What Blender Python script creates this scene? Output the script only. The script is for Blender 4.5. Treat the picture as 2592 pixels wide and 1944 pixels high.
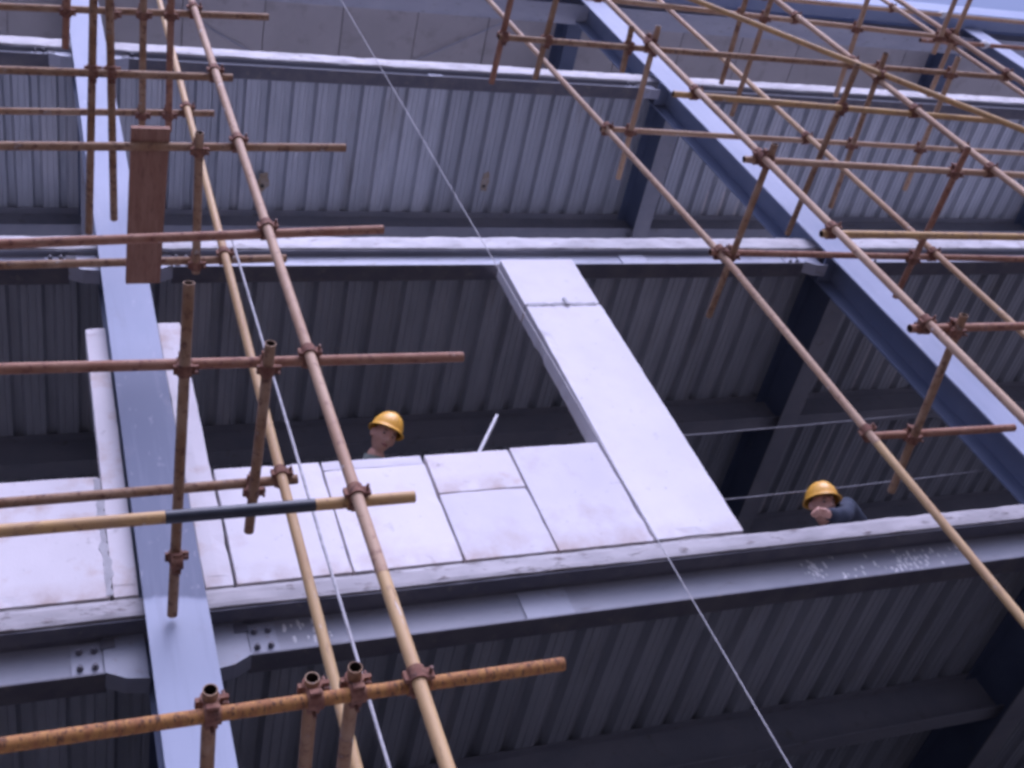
import bpy, bmesh, math, random
from mathutils import Vector, Matrix, noise

for o in list(bpy.data.objects):
    bpy.data.objects.remove(o)
scene = bpy.context.scene
COL = scene.collection
R = math.radians
random.seed(7)

# ------------------------------------------------------------------ camera
cam_d = bpy.data.cameras.new('camera')
cam_d.sensor_fit = 'HORIZONTAL'
cam_d.sensor_width = 36.0
cam_d.lens = 41.815
cam_d.clip_start = 0.05
cam_d.clip_end = 5000
cam = bpy.data.objects.new('camera', cam_d)
COL.objects.link(cam)
rot = Matrix(((0.926489, 0.042845, -0.373875),
              (-0.196523, -0.792181, -0.577778),
              (-0.320932, 0.608780, -0.725527)))
cam.matrix_world = Matrix.Translation((0, 0, 1.6)) @ rot.to_4x4()
scene.camera = cam

# ------------------------------------------------------------------ world, sun, exposure
SUN_AZ = R(158)        # compass from +Y clockwise; the facade looks to -Y (180)
SUN_EL = R(52)
world = bpy.data.worlds.new('World')
scene.world = world
world.use_nodes = True
wn = world.node_tree
bg = wn.nodes['Background']
sky = wn.nodes.new('ShaderNodeTexSky')
sky.sky_type = 'NISHITA'
sky.sun_disc = False
sky.sun_elevation = SUN_EL
sky.sun_rotation = SUN_AZ
sky.air_density = 0.6
sky.dust_density = 9.0
sky.ozone_density = 1.0
wn.links.new(sky.outputs[0], bg.inputs[0])
bg.inputs[1].default_value = 0.15
sun_d = bpy.data.lights.new('sun', 'SUN')
sun_d.energy = 0.6
sun_d.angle = R(40)
sun_d.color = (1.0, 0.95, 0.9)
sun = bpy.data.objects.new('sun', sun_d)
COL.objects.link(sun)
sdir = Vector((math.sin(SUN_AZ) * math.cos(SUN_EL), math.cos(SUN_AZ) * math.cos(SUN_EL), math.sin(SUN_EL)))
sun.rotation_euler = sdir.to_track_quat('Z', 'Y').to_euler()
sun.location = sdir * 40
vs = scene.view_settings
vs.view_transform = 'Standard'
vs.look = 'None'
vs.gamma = 1.0
vs.exposure = 0.14
vs.use_white_balance = True
vs.white_balance_temperature = 4900
vs.white_balance_tint = 30
scene.cycles.filter_width = 3.3


# ------------------------------------------------------------------ materials
def mat(name, rough=0.7, metal=0.0):
    m = bpy.data.materials.new(name)
    m.use_nodes = True
    nt = m.node_tree
    b = nt.nodes['Principled BSDF']
    b.inputs['Roughness'].default_value = rough
    b.inputs['Metallic'].default_value = metal
    return m, nt, b


def nd(nt, typ, **kw):
    n = nt.nodes.new(typ)
    for k, v in kw.items():
        setattr(n, k, v)
    return n


def coords(nt, scale=(1, 1, 1), rnd=True, space='Object'):
    tc = nd(nt, 'ShaderNodeTexCoord')
    mp = nd(nt, 'ShaderNodeMapping')
    mp.inputs['Scale'].default_value = scale
    nt.links.new(tc.outputs[space], mp.inputs['Vector'])
    if rnd:
        oi = nd(nt, 'ShaderNodeObjectInfo')
        mul = nd(nt, 'ShaderNodeMath', operation='MULTIPLY')
        mul.inputs[1].default_value = 37.0
        nt.links.new(oi.outputs['Random'], mul.inputs[0])
        nt.links.new(mul.outputs[0], mp.inputs['Location'])
    return mp.outputs[0]


def noisefac(nt, vec, scale, detail=5, lo=0.4, hi=0.6, rough=0.6):
    n = nd(nt, 'ShaderNodeTexNoise')
    n.inputs['Scale'].default_value = scale
    n.inputs['Detail'].default_value = detail
    n.inputs['Roughness'].default_value = rough
    nt.links.new(vec, n.inputs['Vector'])
    mr = nd(nt, 'ShaderNodeMapRange')
    mr.inputs['From Min'].default_value = lo
    mr.inputs['From Max'].default_value = hi
    nt.links.new(n.outputs['Fac'], mr.inputs['Value'])
    return mr.outputs[0]


def mix(nt, fac, a, b):
    m = nd(nt, 'ShaderNodeMix', data_type='RGBA')
    for sock, v in ((0, fac), (6, a), (7, b)):
        if isinstance(v, (tuple, list)):
            m.inputs[sock].default_value = (*v, 1) if len(v) == 3 else v
        elif isinstance(v, (int, float)):
            m.inputs[sock].default_value = v
        else:
            nt.links.new(v, m.inputs[sock])
    return m.outputs[2]


def bump(nt, b, fac, strength=0.3, dist=0.005):
    bp = nd(nt, 'ShaderNodeBump')
    bp.inputs['Strength'].default_value = strength
    bp.inputs['Distance'].default_value = dist
    nt.links.new(fac, bp.inputs['Height'])
    nt.links.new(bp.outputs[0], b.inputs['Normal'])


def mulfac(nt, fac, k):
    m = nd(nt, 'ShaderNodeMath', operation='MULTIPLY')
    nt.links.new(fac, m.inputs[0])
    m.inputs[1].default_value = k
    return m.outputs[0]


def two_tone(name, c1, c2, scale, lo, hi, rough=0.7, metal=0.0, c3=None, s3=30, l3=.58, h3=.7, bs=0.25, vec=(1, 1, 1), space='Object', bd=.004, c4=None):
    m, nt, b = mat(name, rough, metal)
    v = coords(nt, vec, True, space)
    f1 = noisefac(nt, v, scale, 6, lo, hi)
    c = mix(nt, f1, c1, c2)
    f2 = noisefac(nt, v, s3, 4, l3, h3)
    if c3:
        c = mix(nt, f2, c, c3)
    if c4:
        f4 = noisefac(nt, v, 13, 6, .655, .70)
        c = mix(nt, mulfac(nt, f4, .75), c, c4)
    nt.links.new(c, b.inputs['Base Color'])
    if bs:
        bump(nt, b, f2, bs, bd)
    return m


MAT = {}
# tubes: worn paint over rust
MAT['tube_rust'] = two_tone('rusty_tube', (.28, .16, .078), (.37, .245, .145), 7, .38, .62, .75, .0, (.13, .06, .035), 26, .52, .68, .3, c4=(.5, .45, .4))
MAT['tube_red'] = two_tone('red_brown_tube', (.29, .135, .075), (.37, .205, .125), 9, .4, .62, .75, .0, (.15, .06, .04), 30, .54, .68, .25, c4=(.5, .42, .38))
MAT['tube_tan'] = two_tone('tan_tube', (.53, .345, .17), (.43, .255, .135), 1.1, .42, .6, .6, .0, (.30, .17, .095), 26, .56, .72, .2, c4=(.62, .56, .5))
MAT['tube_yellow'] = two_tone('yellowed_tube', (.57, .385, .165), (.49, .31, .14), 3, .4, .62, .6, .0, (.33, .2, .1), 22, .58, .72, .25, (3, 3, .6), c4=(.66, .58, .48))
MAT['tube_pink'] = two_tone('faded_tan_tube', (.49, .335, .205), (.40, .25, .145), 2.2, .4, .6, .65, .0, (.26, .14, .09), 28, .57, .7, .2, c4=(.6, .54, .5))
MAT['tube_ochre'] = two_tone('ochre_tube', (.54, .34, .12), (.44, .28, .125), 8, .4, .62, .6, .0, (.26, .14, .065), 30, .56, .7, .2, c4=(.6, .52, .4))
MAT['tube_orange'] = two_tone('orange_rust_tube', (.42, .205, .05), (.31, .13, .04), 14, .42, .6, .8, .0, (.1, .045, .022), 45, .52, .64, .4, (1, 1, 2.5))
MAT['tube_black'] = two_tone('black_painted_tube', (.018, .022, .032), (.03, .034, .045), 8, .4, .6, .45, .0, (.09, .06, .04), 40, .66, .74, .1)
MAT['tube_inside'] = two_tone('tube_inside', (.03, .02, .016), (.05, .03, .022), 12, .4, .6, .9)
MAT['coupler'] = two_tone('rusty_coupler', (.18, .075, .045), (.27, .14, .085), 22, .42, .6, .85, .0, (.09, .042, .03), 60, .52, .66, .4)
MAT['bolt'] = two_tone('rusty_bolt', (.15, .07, .05), (.22, .12, .08), 40, .4, .6, .7)
MAT['plank'] = two_tone('weathered_plank', (.27, .145, .095), (.33, .19, .13), 5, .4, .62, .9, 0, (.2, .105, .07), 14, .54, .72, .25, (5, .7, 5))
MAT['rope'] = two_tone('pale_rope', (.6, .58, .58), (.45, .44, .45), 30, .4, .6, .9)
MAT['wire'] = two_tone('grey_wire', (.2, .2, .22), (.26, .26, .28), 20, .4, .6, .6)
MAT['cloth_white'] = two_tone('white_rag', (.75, .74, .74), (.6, .6, .6), 20, .4, .6, .95)
# steel
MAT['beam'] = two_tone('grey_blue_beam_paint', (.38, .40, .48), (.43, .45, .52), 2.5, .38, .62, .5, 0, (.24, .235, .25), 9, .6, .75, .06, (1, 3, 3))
MAT['beam_grey'] = two_tone('darker_grey_beam_paint', (.235, .245, .285), (.28, .285, .32), 2.5, .38, .62, .55, 0, (.20, .195, .205), 9, .6, .75, .06, (1, 3, 3))  # darker grey for the lowest beam only
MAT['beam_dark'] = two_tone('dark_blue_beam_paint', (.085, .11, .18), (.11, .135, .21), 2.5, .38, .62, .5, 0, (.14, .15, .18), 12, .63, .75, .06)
MAT['shade_tone'] = two_tone('painted_shade', (.10, .10, .125), (.14, .135, .15), 5, .4, .6, .7, 0, (.2, .18, .17), 16, .6, .74, .1)  # dark tone imitating shade below slab edge and flanges, and in cope holes
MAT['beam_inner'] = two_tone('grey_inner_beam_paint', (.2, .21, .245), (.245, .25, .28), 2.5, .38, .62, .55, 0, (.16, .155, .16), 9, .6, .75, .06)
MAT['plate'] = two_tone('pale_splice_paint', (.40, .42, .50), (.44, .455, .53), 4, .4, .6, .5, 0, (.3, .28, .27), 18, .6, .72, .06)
MAT['plate_grey'] = two_tone('darker_plate_paint', (.27, .285, .335), (.31, .32, .37), 4, .4, .6, .5, 0, (.24, .22, .22), 18, .6, .72, .06)  # darker grey for the plates of the lowest beam
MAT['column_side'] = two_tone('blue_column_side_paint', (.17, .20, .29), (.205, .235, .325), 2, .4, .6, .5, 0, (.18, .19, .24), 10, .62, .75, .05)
MAT['steel_bolt'] = two_tone('dark_bolt', (.10, .10, .125), (.15, .14, .155), 30, .4, .6, .6)


def column_paint(name, zones):
    """pale blue paint with an irregular band of grey-blue primer touch-up"""
    m, nt, b = mat(name, 0.62)
    b.inputs['Specular IOR Level'].default_value = .3
    v = coords(nt, (1, 1, .5), True)
    f1 = noisefac(nt, v, 3.0, 5, .35, .65)
    base = mix(nt, f1, (.35, .385, .50), (.395, .425, .535))
    if zones:
        g = nd(nt, 'ShaderNodeNewGeometry')
        sp = nd(nt, 'ShaderNodeSeparateXYZ')
        nt.links.new(g.outputs['Position'], sp.inputs[0])
        n = nd(nt, 'ShaderNodeTexNoise')
        n.inputs['Scale'].default_value = 7
        n.inputs['Detail'].default_value = 3
        nt.links.new(v, n.inputs['Vector'])
        sc = mulfac(nt, n.outputs['Fac'], .16)
        ad = nd(nt, 'ShaderNodeMath', operation='ADD')
        nt.links.new(sp.outputs['Z'], ad.inputs[0])
        nt.links.new(sc, ad.inputs[1])
        for z0, z1, colr in zones:
            a = nd(nt, 'ShaderNodeMapRange')
            a.inputs['From Min'].default_value = z0 + .08 - .015
            a.inputs['From Max'].default_value = z0 + .08 + .015
            nt.links.new(ad.outputs[0], a.inputs['Value'])
            c = nd(nt, 'ShaderNodeMapRange')
            c.inputs['From Min'].default_value = z1 + .08 + .02
            c.inputs['From Max'].default_value = z1 + .08 - .02
            nt.links.new(ad.outputs[0], c.inputs['Value'])
            mm = nd(nt, 'ShaderNodeMath', operation='MULTIPLY')
            nt.links.new(a.outputs[0], mm.inputs[0])
            nt.links.new(c.outputs[0], mm.inputs[1])
            base = mix(nt, mm.outputs[0], base, colr)
    vs_ = coords(nt, (5, 5, .35), True)
    fs = noisefac(nt, vs_, 3.5, 5, .52, .72)
    base = mix(nt, mulfac(nt, fs, .35), base, (.29, .31, .40))
    f3 = noisefac(nt, v, 16, 5, .62, .72)
    base = mix(nt, mulfac(nt, f3, .5), base, (.52, .53, .62))
    f4 = noisefac(nt, v, 9, 6, .62, .76)
    base = mix(nt, mulfac(nt, f4, .35), base, (.3, .3, .36))
    nt.links.new(base, b.inputs['Base Color'])
    return m


MAT['column'] = column_paint('pale_blue_column_paint', [])
MAT['column_patched'] = column_paint('patched_column_paint', [(5.63, 7.52, (.175, .195, .27)), (-1, 5.60, (.43, .465, .57))])
# galvanised deck
m, nt, b = mat('galvanised_deck', .5, .35)
v = coords(nt, (1, .25, 1), True)
f = noisefac(nt, v, 6, 5, .35, .65)
c = mix(nt, f, (.55, .575, .625), (.45, .475, .52))
oi = nd(nt, 'ShaderNodeObjectInfo')
c = mix(nt, mulfac(nt, oi.outputs['Random'], .6), c, (.29, .305, .34))
f2 = noisefac(nt, v, 3.2, 6, .58, .72)
c = mix(nt, mulfac(nt, f2, .45), c, (.25, .235, .225))
f3 = noisefac(nt, v, 1.1, 5, .6, .66)
c = mix(nt, mulfac(nt, f3, .5), c, (.6, .6, .62))
nt.links.new(c, b.inputs['Base Color'])
MAT['deck'] = m
MAT['rust_stain'] = two_tone('rust_patch', (.27, .205, .13), (.36, .32, .27), 14, .4, .6, .9)
MAT['dark_hole'] = two_tone('dark_hole', (.02, .02, .02), (.03, .03, .03), 18, .4, .6, .9)
# concretes
MAT['slab'] = two_tone('pale_slab_concrete', (.68, .66, .66), (.58, .565, .57), 3, .38, .62, .9, 0, (.36, .33, .32), 14, .56, .72, .5, (1, 1, 1), bd=.006)
MAT['slab_dark'] = two_tone('darkened_slab_concrete', (.24, .225, .22), (.18, .17, .165), 3, .38, .62, .9, 0, (.14, .13, .125), 14, .56, .72, .4)  # unseen first-floor slab darkened to dim bounce on the ceiling above
MAT['slab_edge'] = two_tone('white_edge_mortar', (.70, .68, .68), (.56, .545, .55), 4, .4, .62, .9, 0, (.42, .38, .36), 11, .58, .74, .6, (1, 1, 2), bd=.008)
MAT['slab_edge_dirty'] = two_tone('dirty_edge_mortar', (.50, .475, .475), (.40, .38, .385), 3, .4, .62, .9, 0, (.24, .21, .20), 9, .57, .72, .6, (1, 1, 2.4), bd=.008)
MAT['mortar'] = two_tone('grey_mortar', (.40, .39, .40), (.50, .49, .50), 12, .4, .6, .95)
MAT['bed'] = two_tone('dark_mortar_bed', (.16, .145, .14), (.24, .22, .21), 14, .4, .6, .95)
MAT['ceiling'] = two_tone('roof_liner_paint', (.45, .43, .425), (.50, .475, .47), 1.2, .4, .6, .6, 0, (.40, .375, .365), 5, .55, .7, .03)
MAT['fascia'] = two_tone('blue_fascia_paint', (.20, .25, .40), (.23, .28, .42), 2, .4, .6, .45)
MAT['ground'] = two_tone('dusty_earth_yard', (.115, .105, .095), (.085, .078, .07), .35, .4, .6, .95, 0, (.07, .062, .055), 2.2, .5, .68, .3)
MAT['back_wall'] = two_tone('unseen_wall', (.17, .165, .16), (.13, .125, .125), 1, .4, .6, .95)


def aac(name, tone, stain, amt):
    m, nt, b = mat(name, .92)
    v = coords(nt, (1, 1, 1), True)
    f1 = noisefac(nt, v, 2.2, 5, .35, .65)
    c = mix(nt, f1, tone, tuple(t * .93 for t in tone))
    f2 = noisefac(nt, v, 3.6, 6, .54, .74)
    c = mix(nt, mulfac(nt, f2, amt), c, stain)
    f3 = noisefac(nt, v, 11, 5, .64, .74)
    c = mix(nt, mulfac(nt, f3, amt * .7), c, (.42, .38, .37))
    nt.links.new(c, b.inputs['Base Color'])
    tc = nd(nt, 'ShaderNodeTexCoord')
    sz = nd(nt, 'ShaderNodeSeparateXYZ')
    nt.links.new(tc.outputs['Object'], sz.inputs[0])
    lo_ = nd(nt, 'ShaderNodeMapRange')
    lo_.inputs['From Min'].default_value = .15
    lo_.inputs['From Max'].default_value = 0
    nt.links.new(sz.outputs['Z'], lo_.inputs['Value'])
    f5 = noisefac(nt, v, 6, 5, .38, .66)
    mm = nd(nt, 'ShaderNodeMath', operation='MULTIPLY')
    nt.links.new(lo_.outputs[0], mm.inputs[0])
    nt.links.new(f5, mm.inputs[1])
    c2 = mix(nt, mulfac(nt, mm.outputs[0], min(.9, amt * 1.4)), c, (.50, .40, .35))
    f6 = noisefac(nt, v, 28, 4, .68, .74)
    c2 = mix(nt, mulfac(nt, f6, .6), c2, (.36, .33, .33))
    nt.links.new(c2, b.inputs['Base Color'])
    f4 = noisefac(nt, v, 90, 3, .35, .65)
    bump(nt, b, f4, .15, .002)
    return m


MAT['aac'] = aac('aerated_concrete', (.80, .765, .775), (.62, .52, .48), .55)
MAT['aac_stained'] = aac('stained_aerated_concrete', (.77, .73, .735), (.55, .43, .36), 1.0)
MAT['aac_clean'] = aac('clean_aerated_concrete', (.82, .79, .80), (.70, .63, .60), .35)
MAT['aac_grey'] = aac('greyish_aerated_concrete', (.72, .69, .715), (.56, .49, .46), .7)
# people
MAT['skin'] = two_tone('weathered_skin', (.62, .37, .28), (.55, .31, .22), 14, .4, .6, .55, 0, (.46, .25, .18), 40, .55, .7, .1)
MAT['helmet'] = two_tone('yellow_helmet_plastic', (.86, .48, .055), (.82, .44, .045), 9, .4, .6, .35, 0, (.6, .3, .05), 30, .64, .74, .0)
MAT['hair'] = two_tone('dark_hair', (.018, .015, .014), (.03, .025, .022), 40, .4, .6, .6)
MAT['eye'] = two_tone('eye_white', (.36, .31, .28), (.30, .26, .24), 40, .4, .6, .3)
MAT['iris'] = two_tone('dark_iris', (.02, .014, .01), (.03, .02, .015), 40, .4, .6, .25)
MAT['lip'] = two_tone('lip_skin', (.27, .10, .08), (.24, .09, .075), 40, .4, .6, .5)
MAT['shirt_green'] = two_tone('pale_green_shirt', (.26, .31, .27), (.33, .37, .33), 12, .4, .6, .9)
MAT['jacket_navy'] = two_tone('navy_jacket', (.025, .032, .055), (.04, .05, .08), 10, .4, .6, .85)
MAT['trousers'] = two_tone('dark_trousers', (.04, .042, .05), (.06, .06, .068), 10, .4, .6, .9)
MAT['shoe'] = two_tone('black_shoe', (.02, .02, .02), (.035, .033, .03), 20, .4, .6, .7)


# ------------------------------------------------------------------ mesh helpers
class MB:
    def __init__(s):
        s.v, s.f, s.m = [], [], []

    def add(s, verts, faces, mi=0):
        o = len(s.v)
        s.v += [tuple(p) for p in verts]
        s.f += [tuple(i + o for i in f) for f in faces]
        s.m += [mi] * len(faces)
        return s

    def box(s, x0, x1, y0, y1, z0, z1, mi=0):
        v = [(x, y, z) for x in (x0, x1) for y in (y0, y1) for z in (z0, z1)]
        return s.add(v, [(0, 1, 3, 2), (4, 6, 7, 5), (0, 4, 5, 1), (2, 3, 7, 6), (0, 2, 6, 4), (1, 5, 7, 3)], mi)

    def prism_y(s, poly, y0, y1, mi=0):
        """polygon in XZ extruded along Y"""
        n = len(poly)
        v = [(x, y0, z) for x, z in poly] + [(x, y1, z) for x, z in poly]
        f = [tuple(range(n - 1, -1, -1)), tuple(range(n, 2 * n))]
        f += [(i, (i + 1) % n, n + (i + 1) % n, n + i) for i in range(n)]
        return s.add(v, f, mi)

    def cyl(s, p0, p1, r, n=12, mi=0, r1=None):
        p0, p1 = Vector(p0), Vector(p1)
        d = (p1 - p0).normalized()
        a = d.orthogonal().normalized()
        c = d.cross(a)
        r1 = r if r1 is None else r1
        v = []
        for p, rr in ((p0, r), (p1, r1)):
            for i in range(n):
                t = 2 * math.pi * i / n
                v.append(p + (a * math.cos(t) + c * math.sin(t)) * rr)
        f = [(i, (i + 1) % n, n + (i + 1) % n, n + i) for i in range(n)]
        f += [tuple(range(n - 1, -1, -1)), tuple(range(n, 2 * n))]
        return s.add(v, f, mi)

    def ring(s, c, d, r0, r1, L, n=16, mi=0):
        """hollow collar"""
        c, d = Vector(c), Vector(d).normalized()
        a = d.orthogonal().normalized()
        e = d.cross(a)
        v = []
        for rr, sg in ((r1, -.5), (r1, .5), (r0, .5), (r0, -.5)):
            for i in range(n):
                t = 2 * math.pi * i / n
                v.append(c + d * (L * sg) + (a * math.cos(t) + e * math.sin(t)) * rr)
        f = []
        for k in range(4):
            for i in range(n):
                j = (i + 1) % n
                f.append((k * n + i, k * n + j, ((k + 1) % 4) * n + j, ((k + 1) % 4) * n + i))
        return s.add(v, f, mi)

    def mesh(s, name, mats, smooth=False):
        me = bpy.data.meshes.new(name)
        me.from_pydata(s.v, [], s.f)
        for mt in (mats if isinstance(mats, (list, tuple)) else [mats]):
            me.materials.append(MAT[mt] if isinstance(mt, str) else mt)
        me.polygons.foreach_set('material_index', s.m)
        bm = bmesh.new()
        bm.from_mesh(me)
        bmesh.ops.recalc_face_normals(bm, faces=bm.faces)
        bm.to_mesh(me)
        bm.free()
        if smooth:
            me.shade_auto(smooth) if False else None
            for p in me.polygons:
                p.use_smooth = True
            me.set_sharp_from_angle(angle=R(40))
        return me

    def build(s, name, mats, parent=None, smooth=False):
        return link(name, s.mesh(name, mats, smooth), parent)


def link(name, data, parent=None):
    o = bpy.data.objects.new(name, data)
    COL.objects.link(o)
    if parent is not None:
        o.parent = parent
    return o


def tag(o, label=None, cat=None, group=None, kind=None):
    if label:
        o['label'] = label
    if cat:
        o['category'] = cat
    if group:
        o['group'] = group
    if kind:
        o['kind'] = kind
    return o


def empty(name, loc=(0, 0, 0)):
    o = link(name, None)
    o.location = loc
    o.empty_display_size = .1
    return o


# ------------------------------------------------------------------ ground
g = MB()
N = 24
for i in range(N):
    pass
g.add([(-1500, -1500, 0), (1500, -1500, 0), (1500, 1500, 0), (-1500, 1500, 0)], [(0, 1, 2, 3)])
tag(g.build('ground', 'ground'), kind='structure')

# ------------------------------------------------------------------ building: numbers
YS = 4.50                 # outer face of the slab edges
YB = 9.2                 # back of the building
X0, X1 = -5.6, 18.2
COLS = [-5.30, 0.592, 6.445, 12.40, 18.2]
CW = 0.145                # half width of a column flange
WEB = [4.640, 4.562, 4.556]    # outer face of the edge beam webs
STOREY = [                # slab top, slab edge depth, underside of the edge beam
    (5.73, .115, 5.375, 'first-floor'),
    (9.105, .155, 8.745, 'second-floor'),
    (12.51, .165, 12.20, 'third-floor'),
]
PITCH = .2293
SHEET = PITCH * 3


def deck_mesh(length, name):
    """one sheet: three trapezoid ribs, thin metal; low flats at z = 0"""
    prof = []
    for k in range(3):
        x = k * PITCH
        prof += [(x, .058), (x + .027, .058), (x + .050, 0), (x + .086, 0), (x + .091, .007), (x + .097, .007), (x + .102, 0),
                 (x + .142, 0), (x + .147, .007), (x + .153, .007), (x + .158, 0), (x + .182, 0), (x + .205, .058)]
    prof.append((3 * PITCH, .058))
    mb = MB()
    n = len(prof)
    v = [(x, 0, z) for x, z in prof] + [(x, length, z) for x, z in prof] + [(x, 0, z + .0015) for x, z in prof] + [(x, length, z + .0015) for x, z in prof]
    f = []
    for i in range(n - 1):
        f += [(i, i + 1, n + i + 1, n + i), (2 * n + i, 3 * n + i, 3 * n + i + 1, 2 * n + i + 1), (i, 2 * n + i, 2 * n + i + 1, i + 1)]
    mb.add(v, f)
    return mb.mesh(name, 'deck')


def rough_strip(x0, x1, y0, y1, z0, z1, amp, seed, step=.03):
    """slab edge with an uneven front, ragged top and bottom arrises"""
    mb = MB()
    nx = int((x1 - x0) / step)
    rows = 5
    v = []
    for i in range(nx + 1):
        x = x0 + (x1 - x0) * i / nx
        for j in range(rows + 1):
            t = j / rows
            z = z0 + (z1 - z0) * t
            p = Vector((x * 2.1, seed, t))
            y = y0 + amp * .6 * noise.noise(Vector((x * 6, z * 12, seed)))
            if j in (0, rows):
                a = noise.noise(Vector((x * 1.1, seed + j, 0))) * .9 + noise.noise(Vector((x * 5, seed + j, 3))) * .6 + noise.noise(Vector((x * 17, seed + j, 5))) * .45
                z += amp * a * (1.0 if j else .5)
                y += amp * .4 + max(0, amp * .8 * noise.noise(Vector((x * 9, seed, j))))
            v.append((x, y, z))
        v.append((x, y1, z1 + amp * .1))
        v.append((x, y1, z0))
    m = rows + 3
    f = []
    for i in range(nx):
        for j in range(m):
            a, b2 = i * m + j, i * m + (j + 1) % m
            f.append((a, b2, b2 + m, a + m))
    f += [tuple(range(m)), tuple(nx * m + j for j in range(m - 1, -1, -1))]
    mb.add(v, f)
    return mb


DECK = deck_mesh(YB - 4.63, 'deck_sheet')
word = ['lowest', 'middle', 'topmost']
for si, (zt, ed, zb, nm) in enumerate(STOREY):
    soff = zt - ed
    mb = MB()
    mb.box(X0, X1, 4.66, YB, soff + .062, zt - .004)
    slab = tag(mb.build('floor_slab', 'slab_dark' if si == 0 else 'slab'), kind='structure')
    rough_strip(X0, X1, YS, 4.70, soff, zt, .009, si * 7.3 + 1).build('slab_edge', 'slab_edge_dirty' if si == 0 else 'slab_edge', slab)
    MB().box(X0, X1, 4.516, WEB[si] - .034, soff - .016, soff - .006).build('soffit_shade', 'shade_tone' if si == 0 else 'beam_inner', slab)  # dark strip added where only shade lies under the slab overhang
    k = 0
    x = X0
    while x + SHEET < X1:
        s = link('deck_sheet', DECK, slab)
        s.location = (x, 4.705 + random.uniform(-.004, .012), soff + .001 * (k % 2) + random.uniform(0, .003))
        s.rotation_euler = (random.uniform(-.0006, .0006), 0, random.uniform(-.0012, .0012))
        k += 1
        x += SHEET
    # rust patches with a cut-out on the second ceiling
    if si == 2:
        for (px, py) in ((4.631, 5.75), (2.249, 5.80)):
            e = MB()
            pts = [(px + .05 * math.cos(t) * (1 + .6 * noise.noise(Vector((math.cos(t) * 2, math.sin(t) * 2, px)))), py + .11 * math.sin(t) * (1 + .5 * noise.noise(Vector((math.sin(t) * 2, px, math.cos(t) * 2))))) for t in [i * math.pi / 8 for i in range(16)]]
            e.add([(a, b2, soff - .004) for a, b2 in pts] + [(a, b2, soff - .001) for a, b2 in pts],
                  [tuple(range(16)), tuple(range(31, 15, -1))] + [(i, (i + 1) % 16, 16 + (i + 1) % 16, 16 + i) for i in range(16)])
            rp = e.build('rust_patch', 'rust_stain', slab)
            h = MB()
            h.cyl((px - .01, py + .05, soff - .012), (px - .01, py + .05, soff - .004), .02, 10)
            h.build('cut_out', 'dark_hole', rp)


# ------------------------------------------------------------------ columns
def steel_column(cx, label, patched=False, ztop=14.75):
    root = tag(empty('steel_column', (cx, 4.42, 0)), label, 'column', 'steel columns of the frame')
    y0, t, d = 0.0, .016, .30
    a = MB().box(-CW, CW, 0, t, 0, ztop)
    a.build('front_flange', 'column_patched' if patched else 'column', root)
    MB().box(-CW, CW, d - t, d, 0, ztop).build('rear_flange', 'column_side', root)
    MB().box(-.006, .006, t, d - t, 0, ztop).build('web', 'column_side', root)
    # brackets the beams bolt to, both sides, haunched downwards
    for si, (zt, ed, zb, nm) in enumerate(STOREY):
        soff = zt - ed
        yb = WEB[si] - 4.42 - .015
        for s in (-1, 1):
            xa, xb, xc = s * (CW - .002), s * (CW + .10), s * (CW + .19)
            w = MB()
            w.prism_y([(xa, soff - .004), (xc, soff - .004), (xc, zb + .004), (xb, zb - .045), (xa, zb - .06)][::s], yb, yb + .012)
            w.build('bracket_web', 'plate_grey' if si == 0 else 'plate', root)
            MB().box(*sorted((xc - s * .055, xc + s * .012)), yb - .007, yb + .001, soff - .075, soff - .02).build('cope_hole_dark', 'shade_tone', root)  # dark plate standing in for a cope hole
            fl = MB()
            fl.prism_y([(xa, zb - .06), (xb, zb - .045), (xc, zb + .004), (xc, zb - .008), (xb, zb - .058), (xa, zb - .073)][::-s], yb - .04, yb + .07)
            fl.build('bracket_flange', 'plate_grey' if si == 0 else 'plate', root)
            # stiffener between the flanges at slab level
        st = MB()
        for s in (-1, 1):
            st.box(s * .008 if s > 0 else -CW + .004, CW - .004 if s > 0 else -.008, t, d - t, zb - .012, zb)
        st.build('stiffener', 'column_side', root)
    # base plate
    MB().box(-.2, .2, -.05, .35, .002, .03).build('base_plate', 'column_side', root)
    return root


steel_column(COLS[1], 'pale blue steel column at the left with a grey primer patch', True)
steel_column(COLS[2], 'pale blue steel column right of centre, its dark web showing', False)
steel_column(COLS[3], 'far steel column in the top right corner under the sky')
steel_column(COLS[0], 'steel column beyond the left picture edge')

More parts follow.
